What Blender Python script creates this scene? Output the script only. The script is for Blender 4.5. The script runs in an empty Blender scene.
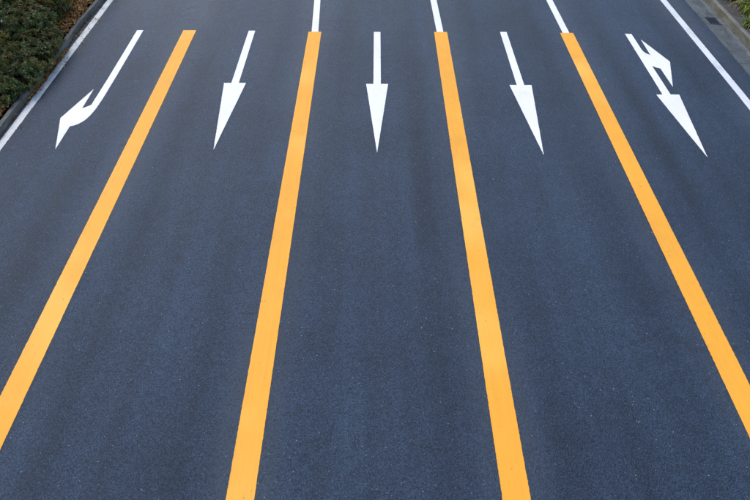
import bpy, math, random
from mathutils import Vector, Matrix, noise

random.seed(7)
scene = bpy.context.scene
col = scene.collection
R = math.radians

# ------------------------------------------------------------------ camera
# footbridge viewpoint: 6.75 m above the carriageway, looking down 43 degrees
cam_d = bpy.data.cameras.new('camera')
cam = bpy.data.objects.new('camera', cam_d)
col.objects.link(cam)
cam_d.sensor_width = 36.0
cam_d.lens = 641.84 / 750.0 * 36.0
cam_d.clip_start, cam_d.clip_end = 0.1, 4000.0
cam.matrix_world = (Matrix.Translation((-0.0396, 0.0, 6.749)) @ Matrix.Rotation(0.00099, 4, 'Z')
                    @ Matrix.Rotation(math.pi / 2 - 0.75781, 4, 'X') @ Matrix.Rotation(0.00228, 4, 'Z'))
scene.camera = cam

# ------------------------------------------------------------------ light
SUN_EL, SUN_AZ = R(44), R(-40)          # azimuth from +Y towards +X (negative: ahead and to the left)
world = bpy.data.worlds.new('World')
scene.world = world
world.use_nodes = True
wn = world.node_tree.nodes
bg = wn['Background']
sky = wn.new('ShaderNodeTexSky')
sky.sky_type = 'NISHITA'
sky.sun_disc = False
sky.sun_elevation = SUN_EL
sky.sun_rotation = SUN_AZ
sky.dust_density = 1.2
sky.ozone_density = 1.0
world.node_tree.links.new(sky.outputs[0], bg.inputs[0])
bg.inputs[1].default_value = 0.15
sun_d = bpy.data.lights.new('sun', 'SUN')
sun_d.energy = 1.35
sun_d.angle = R(28)
sun_d.color = (1.0, 0.96, 0.90)
sun = bpy.data.objects.new('sun', sun_d)
col.objects.link(sun)
sdir = Vector((math.sin(SUN_AZ) * math.cos(SUN_EL), math.cos(SUN_AZ) * math.cos(SUN_EL), math.sin(SUN_EL)))
sun.rotation_euler = sdir.to_track_quat('Z', 'Y').to_euler()
sun.location = sdir * 60
vs = scene.view_settings
vs.view_transform = 'Standard'
vs.look = 'None'
vs.gamma = 1.0
vs.use_curve_mapping = False
vs.exposure = 0.76


# ------------------------------------------------------------------ node helper
class NT:
    def __init__(self, name):
        self.m = bpy.data.materials.new(name)
        self.m.use_nodes = True
        self.t = self.m.node_tree
        self.b = self.t.nodes['Principled BSDF']
        self.o = self.t.nodes['Material Output']
        self.tc = self.t.nodes.new('ShaderNodeTexCoord')
        self.co = self.tc.outputs['Object']

    def link(self, a, b):
        self.t.links.new(a, b)

    def put(self, sock, v):
        if hasattr(v, 'links') or isinstance(v, bpy.types.NodeSocket):
            self.link(v, sock)
        else:
            sock.default_value = v

    def mapping(self, scale=(1, 1, 1), loc=(0, 0, 0), rot=(0, 0, 0), co=None):
        n = self.t.nodes.new('ShaderNodeMapping')
        n.inputs['Scale'].default_value = scale
        n.inputs['Location'].default_value = loc
        n.inputs['Rotation'].default_value = rot
        self.link(co or self.co, n.inputs['Vector'])
        return n.outputs[0]

    def noise(self, scale, detail=3, rough=0.55, co=None, dist=0.0):
        n = self.t.nodes.new('ShaderNodeTexNoise')
        n.inputs['Scale'].default_value = scale
        n.inputs['Detail'].default_value = detail
        n.inputs['Roughness'].default_value = rough
        n.inputs['Distortion'].default_value = dist
        self.link(co or self.co, n.inputs['Vector'])
        return n.outputs[0]

    def voronoi(self, scale, out='Distance', feature='F1', co=None):
        n = self.t.nodes.new('ShaderNodeTexVoronoi')
        n.feature = feature
        n.inputs['Scale'].default_value = scale
        self.link(co or self.co, n.inputs['Vector'])
        return n.outputs[out]

    def math(self, op, a, b=0.0, c=0.0):
        n = self.t.nodes.new('ShaderNodeMath')
        n.operation = op
        for s, v in zip(n.inputs, (a, b, c)):
            self.put(s, v)
        return n.outputs[0]

    def rng(self, v, a, b, c=0.0, d=1.0, smooth=False):
        n = self.t.nodes.new('ShaderNodeMapRange')
        if smooth:
            n.interpolation_type = 'SMOOTHSTEP'
        self.put(n.inputs[0], v)
        for i, x in enumerate((a, b, c, d)):
            self.put(n.inputs[i + 1], x)
        return n.outputs[0]

    def mix(self, f, a, b, mode='MIX'):
        n = self.t.nodes.new('ShaderNodeMix')
        n.data_type = 'RGBA'
        n.blend_type = mode
        self.put(n.inputs[0], f)
        self.put(n.inputs[6], a)
        self.put(n.inputs[7], b)
        return n.outputs[2]

    def ramp(self, f, stops):
        n = self.t.nodes.new('ShaderNodeValToRGB')
        e = n.color_ramp.elements
        while len(e) < len(stops):
            e.new(0.5)
        for el, (p, c) in zip(e, stops):
            el.position = p
            el.color = (*c, 1)
        self.put(n.inputs[0], f)
        return n.outputs[0]

    def sep(self):
        n = self.t.nodes.new('ShaderNodeSeparateXYZ')
        self.link(self.co, n.inputs[0])
        return n.outputs

    def sepc(self, c):
        n = self.t.nodes.new('ShaderNodeSeparateColor')
        self.link(c, n.inputs[0])
        return n.outputs

    def bump(self, h, strength=0.5, dist=0.01, prev=None):
        n = self.t.nodes.new('ShaderNodeBump')
        n.inputs['Strength'].default_value = strength
        n.inputs['Distance'].default_value = dist
        self.put(n.inputs['Height'], h)
        if prev is not None:
            self.link(prev, n.inputs['Normal'])
        return n.outputs[0]

    def island(self):
        n = self.t.nodes.new('ShaderNodeNewGeometry')
        return n.outputs['Random Per Island']

    def objrand(self):
        n = self.t.nodes.new('ShaderNodeObjectInfo')
        return n.outputs['Random']

    def set(self, color=None, rough=None, normal=None, spec=None):
        if color is not None:
            self.put(self.b.inputs['Base Color'], color)
        if rough is not None:
            self.put(self.b.inputs['Roughness'], rough)
        if normal is not None:
            self.link(normal, self.b.inputs['Normal'])
        if spec is not None:
            self.put(self.b.inputs['Specular IOR Level'], spec)
        return self.m


def g(r, gg=None, b=None):
    return (r, r if gg is None else gg, r if b is None else b, 1.0)


# ------------------------------------------------------------------ materials
def mat_asphalt():
    n = NT('asphalt')
    x, y, z = n.sep()
    # aggregate grains: every stone a little different, a few pale chips
    cell = n.sepc(n.voronoi(125, 'Color'))
    d = n.voronoi(125, 'Distance')
    cell2 = n.sepc(n.voronoi(52, 'Color'))
    d2 = n.voronoi(52, 'Distance')
    # broad patches and streaks drawn out along the lanes
    broad = n.noise(0.42, 4, 0.6)
    streak = n.noise(1.0, 4, 0.6, n.mapping((2.2, 0.09, 1)))
    mid = n.noise(6.0, 4, 0.65)
    tone = n.math('MULTIPLY', n.rng(broad, 0.3, 0.7, 0.84, 1.18), n.rng(streak, 0.3, 0.7, 0.80, 1.20))
    tone = n.math('MULTIPLY', tone, n.rng(mid, 0.3, 0.7, 0.90, 1.10))
    tone = n.math('MULTIPLY', tone, n.rng(n.noise(42, 3, 0.75), 0.3, 0.7, 0.66, 1.34))
    # traffic: distance from lane centre (lanes 3 m wide), dusty beside the lines, dark rubber on the wheel tracks
    lane = n.math('ABSOLUTE', n.math('SUBTRACT', n.math('FRACT', n.math('DIVIDE', n.math('ADD', x, 1.5), 3.0)), 0.5))
    dust = n.rng(lane, 0.31, 0.46, 0.0, 1.0, True)
    dust = n.math('MULTIPLY', dust, n.rng(n.noise(0.6, 3, 0.6, n.mapping((1, 0.30, 1))), 0.36, 0.60, 0.05, 1.0))
    track = n.math('MULTIPLY', n.rng(n.math('ABSOLUTE', n.math('SUBTRACT', lane, 0.25)), 0.0, 0.11, 1.0, 0.0, True),
                   n.rng(n.noise(0.45, 3, 0.6, n.mapping((1, 0.25, 1), (4, 1, 0))), 0.36, 0.60, 0.0, 1.0))
    tone = n.math('MULTIPLY', tone, n.rng(dust, 0, 1, 1.0, 1.22))
    tone = n.math('MULTIPLY', tone, n.rng(track, 0, 1, 1.0, 0.72))
    binder = n.mix(1.0, g(0.0255, 0.0425, 0.0715), tone, 'MULTIPLY')
    # stones: blue-grey to neutral grey, some nearly black
    gr = n.math('MULTIPLY', n.rng(cell[0], 0, 1, 0.36, 1.64), n.rng(cell2[1], 0, 1, 0.84, 1.16))
    base = n.mix(1.0, binder, gr, 'MULTIPLY')
    base = n.mix(n.rng(cell[2], 0.55, 1.0, 0.0, 0.45), base, n.mix(1.0, g(0.036, 0.044, 0.054), n.math('MULTIPLY', gr, tone), 'MULTIPLY'))
    base = n.mix(n.math('MULTIPLY', dust, 0.5), base, g(0.058, 0.067, 0.080))
    # pale chips, gathered in loose drifts
    chipc = n.sepc(n.voronoi(70, 'Color', 'F1', n.mapping((1, 1, 1), (0.31, 0.7, 0))))
    chipd = n.voronoi(70, 'Distance', 'F1', n.mapping((1, 1, 1), (0.31, 0.7, 0)))
    chip = n.math('MULTIPLY', n.math('GREATER_THAN', chipc[1], 0.966), n.math('LESS_THAN', chipd, n.rng(n.math('POWER', chipc[0], 3.0), 0, 1, 0.18, 0.5)))
    chip = n.math('MULTIPLY', chip, n.rng(n.noise(1.0, 3, 0.6), 0.38, 0.58, 0.25, 1.0))
    base = n.mix(n.math('MULTIPLY', chip, 0.85), base, n.mix(chipc[2], g(0.12, 0.14, 0.16), g(0.40, 0.42, 0.44)))
    # dark pits
    pit = n.math('GREATER_THAN', cell2[0], 0.965)
    base = n.mix(n.math('MULTIPLY', pit, 0.5), base, g(0.016, 0.02, 0.03))
    # transverse paving joints with a ragged edge, fine cracks, oil drips
    wob = n.math('MULTIPLY', n.math('SUBTRACT', n.noise(1.6, 4, 0.6), 0.5), 0.32)
    jy = n.math('ABSOLUTE', n.math('SUBTRACT', n.math('ADD', y, wob), 15.32))
    joint = n.math('MULTIPLY', n.rng(jy, 0.0, 0.032, 1.0, 0.0), n.rng(n.noise(0.9, 3, 0.6, n.mapping((1, 1, 1), (9, 0, 0))), 0.45, 0.6, 0.0, 1.0))
    vc = n.voronoi(0.42, 'Distance', 'DISTANCE_TO_EDGE', n.mapping((1, 0.5, 1), (3.3, 1.2, 0)))
    vc = n.math('ADD', vc, n.math('MULTIPLY', n.math('SUBTRACT', n.noise(6, 4, 0.6), 0.5), 0.05))
    crack = n.math('MULTIPLY', n.rng(n.math('ABSOLUTE', vc), 0.0, 0.006, 1.0, 0.0), n.rng(n.noise(0.6, 2, 0.5, n.mapping((1, 1, 1), (2, 7, 0))), 0.56, 0.66, 0.0, 0.8))
    dark = n.math('MAXIMUM', n.math('MULTIPLY', joint, 0.75), n.math('MULTIPLY', crack, 0.7))
    drip = n.math('MULTIPLY', n.rng(n.voronoi(1.3, 'Distance', 'F1', n.mapping((1, 0.8, 1), (0.4, 0.2, 0))), 0.03, 0.13, 1.0, 0.0, True), n.rng(n.noise(9, 3, 0.6), 0.4, 0.6, 0.0, 1.0))
    drip = n.math('MULTIPLY', drip, n.rng(lane, 0.10, 0.2, 0.35, 0.0))
    dark = n.math('MAXIMUM', dark, drip)
    base = n.mix(dark, base, g(0.016, 0.019, 0.026))
    h = n.math('ADD', n.math('MULTIPLY', d, -1.0), n.math('MULTIPLY', n.noise(60, 3, 0.6), 0.6))
    h = n.math('SUBTRACT', h, n.math('MULTIPLY', d2, 0.8))
    nb = n.bump(h, 0.7, 0.007)
    nb = n.bump(n.noise(1.2, 3), 0.25, 0.03, nb)
    rough = n.rng(n.math('ADD', n.math('MULTIPLY', cell[2], 0.5), n.math('MULTIPLY', streak, 0.5)), 0.2, 0.8, 0.46, 0.66)
    return n.set(base, rough, nb, 0.19)


def mat_paint(name, colr, worn, dirt=0.15, dirtcol=(0.30, 0.28, 0.25), streaky=0.0, dapple_amt=0.0, dapple_col=(0.9, 0.5, 0.1), fs=1.7):
    n = NT(name)
    c = colr
    # pour streaks along the line, slight blotches
    st = n.noise(1.0, 4, 0.6, n.mapping((38, 0.5, 1)))
    bl = n.noise(1.1, 4, 0.6, n.mapping((1.0, 0.55, 1)))
    fine = n.noise(85, 3, 0.7)
    tone = n.math('MULTIPLY', n.rng(st, 0.3, 0.7, 1 - streaky, 1 + streaky), n.rng(bl, 0.3, 0.7, 0.94, 1.05))
    tone = n.math('MULTIPLY', tone, n.rng(fine, 0.3, 0.7, 0.965, 1.03))
    colx = n.mix(1.0, g(*c), tone, 'MULTIPLY')
    # soft dappled light put into the colour as paler stretches; tyre scuffs
    dapple = n.rng(n.noise(0.42, 3, 0.55, n.mapping((1, 0.8, 1), (fs, fs * 0.7, 0))), 0.50, 0.68, 0.0, 1.0, True)
    colx = n.mix(n.math('MULTIPLY', dapple, dapple_amt), colx, g(*dapple_col))
    scuff = n.math('MULTIPLY', n.rng(n.noise(1.0, 5, 0.65, n.mapping((16, 1.1, 1), (1, 3, 0))), 0.60, 0.74, 0.0, 1.0, True),
                   n.rng(n.noise(0.9, 3, 0.6, n.mapping((1, 1, 1), (8, 3, 0))), 0.50, 0.64, 0.0, 0.16))
    colx = n.mix(scuff, colx, g(0.16, 0.15, 0.14))
    dm = n.math('MULTIPLY', n.rng(n.noise(3.0, 6, 0.72, n.mapping((1, 0.6, 1), (5, 2, 0))), 0.46, 0.72, 0.0, 1.0, True), dirt)
    colx = n.mix(dm, colx, g(*dirtcol))
    # pinholes where the black stone shows through
    pin = n.math('MULTIPLY', n.math('GREATER_THAN', n.sepc(n.voronoi(80, 'Color'))[0], 1 - worn),
                 n.rng(n.noise(2.2, 4, 0.7), 0.45, 0.6, 0.0, 1.0))
    colx = n.mix(n.math('MULTIPLY', pin, 0.7), colx, g(0.07, 0.075, 0.085))
    d = n.voronoi(105, 'Distance')
    nb = n.bump(n.math('ADD', n.math('MULTIPLY', d, -0.6), fine), 0.3, 0.004)
    return n.set(colx, n.rng(fine, 0.3, 0.7, 0.55, 0.75), nb, 0.25)


def mat_concrete(name, c1, c2, moss=0.0, mosscol=(0.09, 0.085, 0.05), sc=1.0, zmax=0.0, silt=False):
    n = NT(name)
    a = n.noise(2.0 * sc, 6, 0.68)
    b = n.noise(14 * sc, 5, 0.65)
    f = n.noise(120, 3, 0.65)
    t = n.math('ADD', n.math('MULTIPLY', a, 0.6), n.math('MULTIPLY', b, 0.4))
    colx = n.ramp(t, [(0.32, c1), (0.66, c2)])
    colx = n.mix(1.0, colx, n.rng(f, 0.3, 0.7, 0.78, 1.2), 'MULTIPLY')
    colx = n.mix(1.0, colx, n.rng(n.objrand(), 0, 1, 0.86, 1.12), 'MULTIPLY')
    if moss:
        mm = n.rng(n.noise(3.2, 6, 0.75, n.mapping((1, 0.5, 1.6), (3, 3, 1))), 0.40, 0.62, 0.0, moss, True)
        if zmax:
            mm = n.math('MULTIPLY', n.rng(mm, 0, moss, 0.45, moss), n.rng(n.math('ADD', n.sep()[2], n.math('MULTIPLY', b, 0.03)), zmax, zmax + 0.02, 1.0, 0.15))
        colx = n.mix(mm, colx, n.mix(n.rng(b, 0.35, 0.65), g(*mosscol), g(mosscol[0] * 0.45, mosscol[1] * 0.5, mosscol[2] * 0.45)))
    if silt:
        sx = n.math('ADD', n.sep()[0], n.math('MULTIPLY', n.math('SUBTRACT', a, 0.5), 0.25))
        sm = n.math('MULTIPLY', n.rng(sx, 8.36, 8.44, 0.0, 0.6, True), n.rng(n.noise(1.3, 4, 0.6), 0.4, 0.6, 0.1, 1.0))
        colx = n.mix(sm, colx, g(0.23, 0.25, 0.265))
        gm = n.math('MULTIPLY', n.rng(n.noise(5, 5, 0.7, n.mapping((1, 0.3, 1), (2, 5, 0))), 0.5, 0.66, 0.0, 0.6), 1.0)
        colx = n.mix(gm, colx, g(0.04, 0.042, 0.042))
    nb = n.bump(n.math('ADD', f, n.math('MULTIPLY', b, 1.5)), 0.5, 0.006)
    return n.set(colx, 0.88, nb, 0.3)


def mat_soil():
    n = NT('soil')
    a = n.noise(3, 6, 0.7)
    b = n.noise(40, 4, 0.7)
    colx = n.ramp(n.math('ADD', n.math('MULTIPLY', a, 0.5), n.math('MULTIPLY', b, 0.5)),
                  [(0.3, (0.012, 0.010, 0.008)), (0.55, (0.040, 0.034, 0.028)), (0.75, (0.10, 0.085, 0.07))])
    return n.set(colx, 0.95, n.bump(n.math('ADD', a, b), 0.9, 0.03), 0.2)


def mat_leaf(name, stops, rough=0.5, trans=0.15, warm=0.0, seed=0.0):
    n = NT(name)
    colx = n.ramp(n.island(), stops)
    patch = n.noise(2.2, 3, 0.6)
    if warm:
        wp = n.rng(n.noise(1.5, 4, 0.65, n.mapping((1, 1, 1), (seed, 2, 0))), 0.41, 0.60, 0.0, warm, True)
        colx = n.mix(wp, colx, n.ramp(n.math('FRACT', n.math('MULTIPLY', n.island(), 7.31)), [(0.0, (0.06, 0.065, 0.02)), (0.5, (0.15, 0.15, 0.035)), (0.8, (0.19, 0.12, 0.04)), (0.95, (0.17, 0.065, 0.035))]))
    colx = n.mix(1.0, colx, n.rng(patch, 0.3, 0.7, 0.85, 1.5), 'MULTIPLY')
    n.set(colx, rough, None, 0.4)
    if trans:
        tr = n.t.nodes.new('ShaderNodeBsdfTranslucent')
        n.link(colx, tr.inputs[0])
        mx = n.t.nodes.new('ShaderNodeMixShader')
        mx.inputs[0].default_value = trans
        n.link(n.b.outputs[0], mx.inputs[1])
        n.link(tr.outputs[0], mx.inputs[2])
        n.link(mx.outputs[0], n.o.inputs[0])
    return n.m


def mat_plain(name, c, rough=0.7, metal=0.0, sc=20, var=0.25):
    n = NT(name)
    t = n.noise(sc, 5, 0.65)
    colx = n.mix(1.0, g(*c), n.rng(t, 0.3, 0.7, 1 - var, 1 + var), 'MULTIPLY')
    n.b.inputs['Metallic'].default_value = metal
    return n.set(colx, rough, n.bump(t, 0.3, 0.004))


M = dict(
    asphalt=mat_asphalt(),
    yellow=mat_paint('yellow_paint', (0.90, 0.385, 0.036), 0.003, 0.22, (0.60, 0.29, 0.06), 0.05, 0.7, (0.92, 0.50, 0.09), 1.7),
    white=mat_paint('white_paint', (0.83, 0.795, 0.78), 0.004, 0.16, (0.50, 0.50, 0.50), 0.02),
    white_old=mat_paint('weathered_white_paint', (0.62, 0.61, 0.59), 0.06, 0.85, (0.26, 0.25, 0.22), 0.05),
    white_edge=mat_paint('edge_white_paint', (0.70, 0.70, 0.70), 0.03, 0.45, (0.36, 0.36, 0.36), 0.04),
    gutter=mat_concrete('gutter_concrete', (0.048, 0.056, 0.060), (0.145, 0.162, 0.168), silt=True),
    gutter_dark=mat_concrete('damp_gutter_concrete', (0.045, 0.045, 0.048), (0.11, 0.11, 0.115), 0.5, (0.05, 0.045, 0.035)),
    kerb=mat_concrete('mossy_kerb_concrete', (0.10, 0.097, 0.083), (0.24, 0.232, 0.205), 0.88, (0.085, 0.072, 0.038), zmax=0.165),
    kerb_left=mat_concrete('kerb_concrete', (0.06, 0.058, 0.055), (0.20, 0.195, 0.185), 0.65, (0.10, 0.09, 0.07)),
    paving=mat_concrete('verge_concrete', (0.045, 0.048, 0.052), (0.13, 0.135, 0.14), 0.4, (0.06, 0.055, 0.035)),
    soil=mat_soil(),
    iron=mat_plain('cast_iron', (0.075, 0.08, 0.09), 0.55, 0.4, 40),
    pit=mat_plain('drain_pit', (0.012, 0.012, 0.013), 0.9, 0, 10),
    bark=mat_plain('bark', (0.055, 0.040, 0.028), 0.9, 0, 30),
    green=mat_leaf('dark_green_leaves', [(0.0, (0.028, 0.048, 0.024)), (0.40, (0.060, 0.098, 0.034)), (0.68, (0.105, 0.14, 0.04)),
                                         (0.88, (0.17, 0.19, 0.05)), (0.97, (0.19, 0.08, 0.028))], 0.44, 0.3, 0.9, 1.0),
    olive=mat_leaf('olive_leaves', [(0.0, (0.020, 0.030, 0.014)), (0.4, (0.042, 0.062, 0.022)), (0.68, (0.085, 0.10, 0.026)),
                                    (0.85, (0.12, 0.085, 0.035)), (0.96, (0.17, 0.06, 0.04))], 0.5, 0.3, 0.8, 3.0),
    blade=mat_leaf('lily_blades', [(0.0, (0.06, 0.10, 0.02)), (0.4, (0.14, 0.20, 0.03)), (0.75, (0.27, 0.31, 0.06)),
                                   (0.92, (0.30, 0.20, 0.05)), (0.98, (0.22, 0.10, 0.03))], 0.45, 0.25),
    litter=mat_leaf('dead_leaves', [(0.0, (0.08, 0.032, 0.012)), (0.35, (0.20, 0.085, 0.018)), (0.65, (0.36, 0.16, 0.025)),
                                    (0.85, (0.46, 0.25, 0.045)), (0.96, (0.28, 0.20, 0.11))], 0.7, 0.1),
)


# ------------------------------------------------------------------ mesh helpers
def mesh_obj(name, verts, faces, mat, parent=None, smooth=False):
    me = bpy.data.meshes.new(name)
    me.from_pydata(verts, [], faces)
    me.validate()
    me.update()
    if smooth:
        for p in me.polygons:
            p.use_smooth = True
    me.materials.append(mat)
    o = bpy.data.objects.new(name, me)
    col.objects.link(o)
    if parent is not None:
        o.parent = parent
    return o


def tag(o, label=None, cat=None, group=None, kind=None):
    for k, v in (('label', label), ('category', cat), ('group', group), ('kind', kind)):
        if v:
            o[k] = v
    return o


def empty(name, loc=(0, 0, 0)):
    o = bpy.data.objects.new(name, None)
    o.location = loc
    o.empty_display_size = 0.2
    col.objects.link(o)
    return o


def box(x0, x1, y0, y1, z0, z1, bev=0.0):
    """box with a chamfer on the top edges; returns verts, faces"""
    b = bev
    v = [(x0, y0, z0), (x1, y0, z0), (x1, y1, z0), (x0, y1, z0),
         (x0, y0, z1 - b), (x1, y0, z1 - b), (x1, y1, z1 - b), (x0, y1, z1 - b)]
    f = [(0, 1, 5, 4), (1, 2, 6, 5), (2, 3, 7, 6), (3, 0, 4, 7), (3, 2, 1, 0)]
    if b > 0:
        v += [(x0 + b, y0 + b, z1), (x1 - b, y0 + b, z1), (x1 - b, y1 - b, z1), (x0 + b, y1 - b, z1)]
        f += [(4, 5, 9, 8), (5, 6, 10, 9), (6, 7, 11, 10), (7, 4, 8, 11), (8, 9, 10, 11)]
    else:
        f.append((4, 5, 6, 7))
    return v, f


ZT, ZB = 0.0042, -0.002        # paint stands 4 mm proud of the asphalt


def rag(x, y, amp=0.004):
    return amp * (0.35 * noise.noise((x * 7, y * 7, 3.1)) + 1.1 * noise.noise((x * 43, y * 43, 7.7)))


def strip(name, cx, y0, y1, w, mat, step=0.018, amp=0.004):
    """painted line: cx(y) gives the centre; ragged edges, real thickness"""
    n = max(2, int(abs(y1 - y0) / step))
    v, f = [], []
    for i in range(n + 1):
        y = y0 + (y1 - y0) * i / n
        c = cx(y)
        xl = c - w / 2 + rag(c, y, amp)
        xr = c + w / 2 + rag(c + 5.3, y, amp)
        v += [(xl, y, ZB), (xl, y, ZT), (xr, y, ZT), (xr, y, ZB)]
        if i:
            a, b = (i - 1) * 4, i * 4
            f += [(a, b, b + 1, a + 1), (a + 1, b + 1, b + 2, a + 2), (a + 2, b + 2, b + 3, a + 3)]
    f += [(0, 1, 2, 3), (4 * n + 3, 4 * n + 2, 4 * n + 1, 4 * n)]
    return mesh_obj(name, v, f, mat)


def outline(name, pts, mat, step=0.018, amp=0.004):
    """flat painted figure from a ground outline, with ragged edges and real thickness"""
    out = []
    for (xa, ya), (xb, yb) in zip(pts, pts[1:] + pts[:1]):
        L = math.hypot(xb - xa, yb - ya)
        k = max(1, int(L / step))
        nx, ny = (yb - ya) / max(L, 1e-6), -(xb - xa) / max(L, 1e-6)
        for i in range(k):
            t = i / k
            x, y = xa + (xb - xa) * t, ya + (yb - ya) * t
            r = 0 if i == 0 else rag(x, y, amp)
            out.append((x + nx * r, y + ny * r))
    n = len(out)
    v = [(x, y, ZT) for x, y in out] + [(x, y, ZB) for x, y in out]
    f = [tuple(range(n))] + [(i, i + n, (i + 1) % n + n, (i + 1) % n) for i in range(n)]
    return mesh_obj(name, v, f, mat)


# ------------------------------------------------------------------ the ground and the road
def sheet(name, x0, x1, y0, y1, z, mat):
    o = mesh_obj(name, [(x0, y0, z), (x1, y0, z), (x1, y1, z), (x0, y1, z)], [(0, 1, 2, 3)], mat)
    return tag(o, kind='structure')


sheet('ground', -1500, 1500, -1500, 1500, -0.35, M['soil'])

# carriageway slab
RL, RR = -7.22, 7.99            # asphalt from the left kerb to the right gutter
v, f = box(RL, RR, -40, 90, -0.3, 0.0)
road = tag(mesh_obj('road', v, f, M['asphalt']), kind='structure')


def bend(y):                     # the carriageway swings a few centimetres left beyond the lane lines' start
    return 0.0 if y < 13.5 else -0.0032 * (y - 13.5) ** 2


# painted lines
names = ['yellow lane line, leftmost of the four, beside the turn arrow curving left',
         'yellow lane line, second from left, its far end meeting a white line',
         'yellow lane line, third from left, between the central and fourth straight arrows',
         'yellow lane line, rightmost of the four, beside the forked two-headed arrow']
YEND = [14.772, 14.703, 14.711, 14.68]
for i in range(4):
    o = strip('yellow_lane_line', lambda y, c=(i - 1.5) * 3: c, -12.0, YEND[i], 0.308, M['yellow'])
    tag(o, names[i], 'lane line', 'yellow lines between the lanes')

wl = [(-1.4985, -0.037, 'thin white line running on from the second yellow line'),
      (1.487, -0.020, 'thin white line running on from the third yellow line'),
      (4.487, -0.010, 'thin white line running on from the rightmost yellow line')]
for i, (x0, k, lab) in enumerate(wl):
    ys = YEND[i + 1] + 0.001
    o = strip('white_lane_line', lambda y, x0=x0, k=k, ys=ys: x0 + k * (y - ys), ys, 44.0, 0.158, M['white'])
    tag(o, lab, 'lane line', 'white lines beyond the yellow lines')

o = strip('edge_line', lambda y: -6.955 + (0.006 * (y - 14) if y > 14 else 0.004 * (y - 14)), -20, 80, 0.152, M['white_old'], amp=0.009)
tag(o, 'worn greyish white edge line beside the shrubs and kerb on the left', 'edge line', 'white edge lines')
o = strip('edge_line', lambda y: 7.485 - (0.010 * (y - 12) if y > 12 else 0), -20, 80, 0.156, M['white_edge'], amp=0.005)
tag(o, 'clean white edge line beside the gutter and drain grate on the right', 'edge line', 'white edge lines')


def straight(x, yt, yh, yp, dx=0.0):
    s, w = 0.078, 0.231
    return [(x - s, yt), (x - s, yh), (x - w, yh), (x + dx, yp), (x + w, yh), (x + s, yh), (x + s, yt)]


arrows = [
    ([(-5.76, 14.764), (-5.744, 12.355), (-5.751, 11.349), (-5.80, 11.29), (-5.891, 11.207), (-5.903, 11.972),
      (-6.193, 10.85), (-5.906, 9.79), (-5.909, 10.556), (-5.845, 10.585), (-5.782, 10.634), (-5.732, 10.70), (-5.690, 10.784),
      (-5.660, 10.89), (-5.637, 11.007), (-5.612, 11.209), (-5.597, 11.6), (-5.595, 12.356), (-5.610, 14.765)],
     'white turn arrow with a hooked head curving towards the shrubs on the left'),
    (straight(-3.010, 14.754, 12.243, 9.788), 'white straight arrow between the two left yellow lines'),
    (straight(-0.015, 14.702, 12.217, 9.705), 'white straight arrow in the central lane, its tip slightly faded'),
    (straight(2.998, 14.72, 12.188, 9.654, 0.012), 'white straight arrow between the two right yellow lines'),
    ([(5.881, 14.641), (5.868, 12.5), (5.862, 11.809), (5.734, 11.808), (5.958, 9.597), (6.202, 11.810), (6.027, 11.816),
      (6.028, 13.052), (6.106, 12.965), (6.177, 12.929), (6.180, 12.134), (6.487, 13.245), (6.169, 14.330), (6.152, 13.562),
      (6.095, 13.61), (6.057, 13.673), (6.038, 13.75), (6.031, 13.835), (6.031, 14.625)],
     'white forked arrow with two heads, one straight and one turning right'),
]
for pts, lab in arrows:
    tag(outline('lane_arrow', pts, M['white']), lab, 'road arrow', 'arrows painted in the lanes')

# ------------------------------------------------------------------ right side: gutter, grate, kerb, verge
GX0, GX1 = 7.994, 8.50
gut = tag(empty('gutter', (8.25, 12, 0)), kind='structure')
gy0, gy1 = 15.175, 15.600       # drain opening
edges = []
y = gy0
while y > -12:
    edges.append((y - 2.0, y))
    y -= 2.0
y = gy1
edges.append((gy1 + 0.012, gy1 + 1.95))
y = gy1 + 1.95
while y < 40:
    edges.append((y, y + 2.0))
    y += 2.0


def slab(x0, x1, y0, y1, tilt, mat, parent, name):
    """gutter slab falling gently to the kerb foot"""
    gp = 0.004
    nx, ny = 4, 10
    v, f = [], []
    for j in range(ny + 1):
        yy = y0 + gp + (y1 - y0 - 2 * gp) * j / ny
        for i in range(nx + 1):
            xx = x0 + (x1 - x0) * i / nx
            edge = 0.006 if j in (0, ny) else 0.0
            zz = 0.012 + tilt * (xx - GX0) - edge + 0.003 * noise.noise((xx * 4, yy * 2, 1))
            v.append((xx, yy, zz))
    for j in range(ny):
        for i in range(nx):
            a = j * (nx + 1) + i
            f.append((a, a + 1, a + nx + 2, a + nx + 1))
    n0 = len(v)
    ring = [i for i in range(nx + 1)] + [(j * (nx + 1)) + nx for j in range(1, ny + 1)] + \
           [ny * (nx + 1) + i for i in range(nx - 1, -1, -1)] + [j * (nx + 1) for j in range(ny - 1, 0, -1)]
    for k in ring:
        v.append((v[k][0], v[k][1], -0.15))
    for k in range(len(ring)):
        k2 = (k + 1) % len(ring)
        f.append((ring[k], n0 + k, n0 + k2, ring[k2]))
    ox, oy = (x0 + x1) / 2, (y0 + y1) / 2
    v = [(a, b, c) for a, b, c in v]
    return mesh_obj(name, v, f, mat, parent)


gut.location = (0, 0, 0)
for a, b in edges:
    slab(GX0, GX1, a, b, -0.05, M['gutter'], gut, 'gutter_slab')
# concrete left around the opening
for nm, (x0, x1) in (('gutter_lip', (GX0, 8.112)), ('gutter_lip', (8.402, GX1))):
    slab(x0, x1, gy0, gy1, -0.05, M['gutter'], gut, nm)

gr = empty('drain_grate', (8.257, 15.3875, 0))
tag(gr, 'dark iron drain grate set in the concrete gutter on the right', 'drain grate')


def rel(vf, o):
    v, f = vf
    return [(a - o[0], b - o[1], c - o[2]) for a, b, c in v], f


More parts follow.
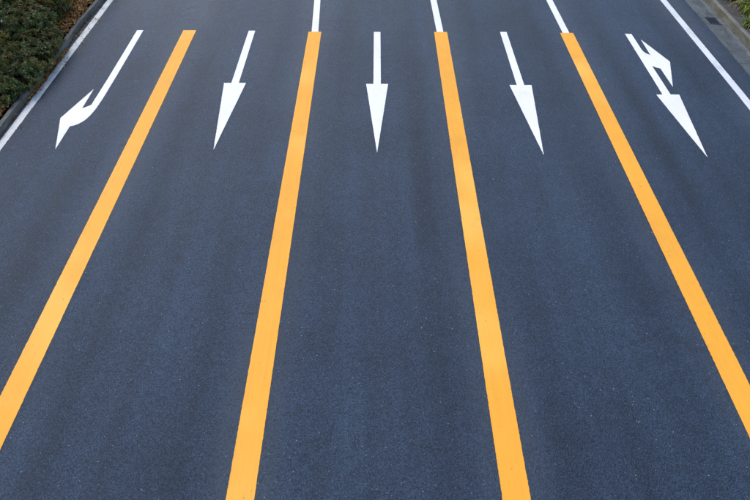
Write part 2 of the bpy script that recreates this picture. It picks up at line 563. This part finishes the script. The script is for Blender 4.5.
go = (8.257, 15.3875, 0)
fr_v, fr_f = [], []
for bx in ((8.114, 8.400, 15.180, 15.205), (8.114, 8.400, 15.570, 15.595), (8.114, 8.134, 15.2051, 15.5699), (8.380, 8.400, 15.2051, 15.5699)):
    vv, ff = rel(box(*bx, -0.06, -0.002, 0.002), go)
    k = len(fr_v)
    fr_v += vv
    fr_f += [tuple(q + k for q in t) for t in ff]
mesh_obj('frame', fr_v, fr_f, M['iron'], gr)
for i in range(8):
    yy = 15.228 + i * 0.0455
    vv, ff = rel(box(8.1345, 8.3795, yy - 0.008, yy + 0.008, -0.045, -0.008, 0.003), go)
    mesh_obj('bar', vv, ff, M['iron'], gr)
vv, ff = rel(box(8.112, 8.402, 15.177, 15.598, -0.42, -0.30), go)
mesh_obj('sump', vv, ff, M['pit'], gr)

def kerb_blocks(parent, face_x, back_x, h, mat, length, y0, y1, batter, off=0.0):
    """precast kerb stones laid end to end; face_x(y) is the foot of the road side"""
    y = y0 + off
    s = 1 if back_x > 0 else -1
    while y < y1:
        ya, yb = y + 0.004, y + length - 0.004
        v, f = [], []
        ny = 6
        prof = [(0.0, -0.2), (0.0, 0.0), (batter, h - 0.022), (batter + 0.006, h - 0.008), (batter + 0.022, h), (back_x * s, h), (back_x * s + 0.01, h - 0.03), (back_x * s + 0.01, -0.2)]
        dz = random.uniform(-0.004, 0.004)
        dx = random.uniform(-0.004, 0.004)
        for j in range(ny + 1):
            yy = ya + (yb - ya) * j / ny
            pull = 0.005 if j in (0, ny) else 0.0
            for k, (px, pz) in enumerate(prof):
                jx = 0.004 * noise.noise((yy * 6, k * 3.1, face_x(yy)))
                px2 = px + (pull if k < 4 else 0) + jx
                v.append((face_x(yy) + s * px2 + dx, yy, pz + dz - (pull if 2 < k < 6 else 0) + 0.5 * jx))
            if j:
                a, b = (j - 1) * 8, j * 8
                for k in range(7):
                    f.append((a + k, a + k + 1, b + k + 1, b + k))
        f += [tuple(range(8)), tuple(ny * 8 + k for k in range(7, -1, -1))]
        mesh_obj('kerb_stone', v, f, mat, parent)
        y += length


kr = tag(empty('right_kerb'), kind='structure')
kerb_blocks(kr, lambda y: 8.503 - 0.012 * max(0, y - 15.5), 0.105, 0.175, M['kerb'], 1.2, -12, 40, 0.018, 0.4)


def lumpy(name, x0, x1, y0, y1, z, mat, amp, step=0.25, kind='structure', seed=0.0):
    nx, ny = int((x1 - x0) / step), int((y1 - y0) / step)
    v, f = [], []
    for j in range(ny + 1):
        for i in range(nx + 1):
            x, y = x0 + (x1 - x0) * i / nx, y0 + (y1 - y0) * j / ny
            v.append((x, y, z + amp * noise.noise((x * 2.1, y * 2.1, seed)) + amp * 0.5 * noise.noise((x * 6, y * 6, seed))))
    for j in range(ny):
        for i in range(nx):
            a = j * (nx + 1) + i
            f.append((a, a + 1, a + nx + 2, a + nx + 1))
    o = mesh_obj(name, v, f, mat, smooth=True)
    return tag(o, kind=kind)


lumpy('verge_strip', 8.585, 9.05, -12, 40, 0.152, M['paving'], 0.010, 0.117, seed=4)
lumpy('planting_bed_right', 9.0, 14.0, -12, 40, 0.155, M['soil'], 0.05, 0.2, seed=1)

# ------------------------------------------------------------------ left side: narrow damp gutter, kerb, bed
gl = tag(empty('left_gutter'), kind='structure')
y = -12.3
while y < 40:
    v, f = box(-7.235, -7.034, y + 0.003, y + 1.997, -0.15, 0.008, 0.004)
    mesh_obj('gutter_slab', v, f, M['gutter_dark'], gl)
    y += 2.0


def kerb_left_x(y):
    return -7.225 - 0.055 * math.exp(-((y - 14.9) / 0.8) ** 2) + 0.004 * max(0, y - 16)


kl = tag(empty('left_kerb'), kind='structure')
kerb_blocks(kl, kerb_left_x, 0.12, 0.13, M['kerb_left'], 1.0, -12, 40, 0.015, 0.35)
lumpy('planting_bed_left', -13.0, -7.32, -12, 40, 0.115, M['soil'], 0.05, 0.2, seed=2)


# ------------------------------------------------------------------ shrubs
def leaf_geo(v, f, p, d, up, L, W, fold=0.25):
    """one folded leaf of four triangles"""
    d = d.normalized()
    s = d.cross(up)
    if s.length < 1e-4:
        s = d.cross(Vector((1, 0, 0)))
    s.normalize()
    nrm = s.cross(d)
    k = len(v)
    m = p + d * L * 0.5
    v += [tuple(p), tuple(m + s * W * 0.5 + nrm * W * fold), tuple(p + d * L - nrm * L * 0.12), tuple(m - s * W * 0.5 + nrm * W * fold)]
    f += [(k, k + 1, k + 2), (k, k + 2, k + 3)]


def tube(v, f, a, b, ra, rb, n=5):
    d = (b - a).normalized()
    s = d.cross(Vector((0.3, 0.2, 1))).normalized()
    t = d.cross(s)
    k = len(v)
    for c, r in ((a, ra), (b, rb)):
        for i in range(n):
            an = 2 * math.pi * i / n
            v.append(tuple(c + s * math.cos(an) * r + t * math.sin(an) * r))
    for i in range(n):
        j = (i + 1) % n
        f.append((k + i, k + j, k + n + j, k + n + i))


def shrub(loc, lobes, nleaf, L, mat, label, seed, group):
    """lobes: (dx, dy, dz, rx, ry, rz) ellipsoids relative to loc"""
    rnd = random.Random(seed)
    root = empty('roadside_shrub', loc)
    tag(root, label, 'shrub', group)
    v, f = [], []
    vs_, fs_ = [], []
    up = Vector((0, 0, 1))
    tot = sum(l[3] * l[4] + l[4] * l[5] + l[3] * l[5] for l in lobes)
    for (dx, dy, dz, rx, ry, rz) in lobes:
        c = Vector((dx, dy, dz))
        tube(vs_, fs_, Vector((dx * 0.5, dy * 0.5, -0.1)), c * 0.9, 0.022, 0.010)
        nt = int(nleaf / 9 * (rx * ry + ry * rz + rx * rz) / tot)
        for _ in range(nt):
            u = Vector((rnd.gauss(0, 1), rnd.gauss(0, 1), rnd.gauss(0.25, 1)))
            if u.length < 1e-3:
                continue
            u.normalize()
            if u.z < -0.75:
                continue
            lump = 0.98 + 0.30 * noise.noise(Vector((u.x * 2.3 + seed, u.y * 2.3, u.z * 2.3 + dx)) * 1.0) + 0.26 * noise.noise(u * 5.1 + Vector((seed, 0, dy)))
            r = lump * (1 - 0.42 * rnd.random() ** 2.0)
            p = c + Vector((u.x * rx * r, u.y * ry * r, u.z * rz * r))
            if p.z < 0.01:
                p.z = 0.01 + rnd.random() * 0.05
            if noise.noise(p * 3.6 + Vector((seed, 3, 1))) < -0.22 and rnd.random() < 0.8:
                continue
            # a sprig: whorl of leaves at a twig end
            axis = (u + Vector((rnd.uniform(-.5, .5), rnd.uniform(-.5, .5), rnd.uniform(0, .7)))).normalized()
            if rnd.random() < 0.12:
                tube(vs_, fs_, c + (p - c) * 0.45, p, 0.005, 0.003, 3)
            a0 = rnd.random() * 6.28
            s = axis.cross(Vector((0.21, 0.4, 0.9))).normalized()
            t = axis.cross(s)
            for q in range(9):
                an = a0 + q * 2.4
                out = s * math.cos(an) + t * math.sin(an)
                d = axis * rnd.uniform(0.1, 0.75) + out * rnd.uniform(0.6, 1.0)
                ll = L * rnd.uniform(0.65, 1.25)
                leaf_geo(v, f, p - axis * 0.012 * q * 0.5, d, axis, ll, ll * rnd.uniform(0.36, 0.5))
    mesh_obj('crown', v, f, mat, root)
    mesh_obj('stems', vs_, fs_, M['bark'], root)
    return root


GS = 'shrubs along the left kerb'
shrub((-8.0, 12.3, 0.11), [(0.20, -0.85, 0.12, 0.60, 0.70, 0.24), (-0.5, -0.95, 0.25, 0.7, 0.7, 0.34), (0.38, -0.30, 0.12, 0.60, 0.70, 0.24), (0.47, 0.40, 0.13, 0.60, 0.75, 0.24), (-0.35, 0.0, 0.34, 0.75, 0.9, 0.42), (0.36, 1.15, 0.16, 0.58, 0.75, 0.27), (-0.9, -0.35, 0.4, 0.7, 0.9, 0.45)],
      44000, 0.082, M['green'], 'dense dark green shrub spilling over the left kerb nearest the white edge line', 3, GS)
shrub((-8.38, 14.45, 0.11), [(0.35, -0.35, 0.34, 0.68, 0.8, 0.44), (-0.25, 0.35, 0.48, 0.85, 0.95, 0.52), (0.33, 0.85, 0.30, 0.55, 0.7, 0.42), (-0.9, -0.4, 0.5, 0.8, 0.9, 0.5)],
      32000, 0.085, M['green'], 'dark green shrub behind the strip of orange fallen leaves at the left kerb', 8, GS)
shrub((-9.45, 14.6, 0.13), [(0.0, 0.0, 0.62, 0.75, 0.9, 0.64), (0.25, 1.1, 0.55, 0.8, 0.85, 0.62), (-0.8, -0.3, 0.6, 0.9, 1.0, 0.66)],
      24000, 0.085, M['olive'], 'olive green shrub with reddish brown leaves in the far left corner', 15, GS)
shrub((-8.7, 17.0, 0.13), [(0.35, 0.0, 0.38, 0.72, 0.9, 0.5), (-0.5, 0.2, 0.5, 0.85, 0.9, 0.58), (0.3, 1.3, 0.4, 0.75, 0.9, 0.5), (-0.4, 1.5, 0.55, 0.9, 0.9, 0.6)],
      24000, 0.085, M['green'], 'farthest dark green shrub at the top edge above the left kerb', 21, GS)


# ------------------------------------------------------------------ fallen leaves
def litter(name, spots, L, seed, label):
    rnd = random.Random(seed)
    v, f = [], []
    for (x0, x1, y0, y1, z, n) in spots:
        for _ in range(n):
            p = Vector((rnd.uniform(x0, x1), rnd.uniform(y0, y1), z + rnd.random() * 0.03))
            a = rnd.random() * 6.28
            d = Vector((math.cos(a), math.sin(a), rnd.uniform(-0.1, 0.5)))
            up = Vector((rnd.uniform(-.7, .7), rnd.uniform(-.7, .7), 1))
            ll = L * rnd.uniform(0.5, 1.3)
            leaf_geo(v, f, p, d, up, ll, ll * rnd.uniform(0.4, 0.7), rnd.uniform(0.1, 0.4))
    o = mesh_obj(name, v, f, M['litter'])
    return tag(o, label, 'leaves', kind='stuff')


litter('fallen_leaves', [(-7.85, -7.33, 13.4, 17.5, 0.145, 2300), (-7.37, -7.24, 13.3, 17, 0.135, 420), (-7.24, -7.03, 11.5, 13.7, 0.015, 900), (-7.06, -6.8, 10.5, 17, 0.006, 26),
                         (-7.22, -7.05, 10.5, 17.0, 0.012, 160), (-7.36, -7.23, 10.6, 13.4, 0.135, 260),
                         (-10, -7.4, 9.0, 11.6, 0.16, 900)], 0.07, 5, 'orange brown fallen leaves lying along the left kerb')
litter('leaf_scraps', [(-5.12, -5.0, 12.20, 12.30, 0.004, 5), (-5.3, -4.95, 7.9, 8.0, 0.004, 3)], 0.035, 9, 'brown leaf scraps on the asphalt left of the yellow line')
litter('leaf_debris', [(8.66, 9.4, 12, 18, 0.165, 1500), (8.40, 8.49, 9, 18, 0.0, 130), (8.0, 8.4, 10, 18, 0.01, 30)], 0.032, 11, 'brown leaf debris on the verge behind the right kerb')


# ------------------------------------------------------------------ strap-leaved clumps on the right
def clump(loc, n, L, seed, label):
    rnd = random.Random(seed)
    root = empty('grass_clump', loc)
    tag(root, label, 'plant', 'strap-leaved plants behind the right kerb')
    v, f = [], []
    for _ in range(n):
        a = rnd.random() * 6.283
        h = Vector((math.cos(a), math.sin(a), 0))
        s = Vector((-h.y, h.x, 0))
        base = Vector((rnd.gauss(0, 0.09), rnd.gauss(0, 0.09), 0)) * (L / 0.5)
        ll = L * rnd.uniform(0.6, 1.15)
        lean = rnd.uniform(0.25, 1.0)
        w = rnd.uniform(0.010, 0.019)
        k = len(v)
        seg = 6
        p = base.copy()
        ang = math.pi / 2 - lean * 0.35
        for i in range(seg + 1):
            t = i / seg
            ww = w * (1 - t ** 2.2) + 0.001
            v += [tuple(p + s * ww), tuple(p - s * ww)]
            if i:
                q = k + 2 * (i - 1)
                f.append((q, q + 1, q + 3, q + 2))
            p = p + (h * math.cos(ang) + Vector((0, 0, 1)) * math.sin(ang)) * (ll / seg)
            ang -= lean * 0.42 + t * 0.12
    mesh_obj('blades', v, f, M['blade'], root)
    vv, ff = [], []
    tube(vv, ff, Vector((0, 0, -0.06)), Vector((0, 0, 0.05)), 0.06 * L / 0.5, 0.04 * L / 0.5, 8)
    mesh_obj('crown', vv, ff, M['bark'], root)
    return root


clump((9.22, 15.55, 0.15), 320, 0.66, 1, 'arching yellow green plant just behind the kerb opposite the drain grate')
clump((9.12, 16.55, 0.15), 300, 0.64, 2, 'yellow green plant at the top edge, farthest behind the right kerb')
clump((9.72, 16.15, 0.15), 260, 0.70, 4, 'yellow green plant in the far top right corner')
clump((8.79, 14.75, 0.14), 110, 0.30, 3, 'small low green tuft at the right picture edge behind the kerb')
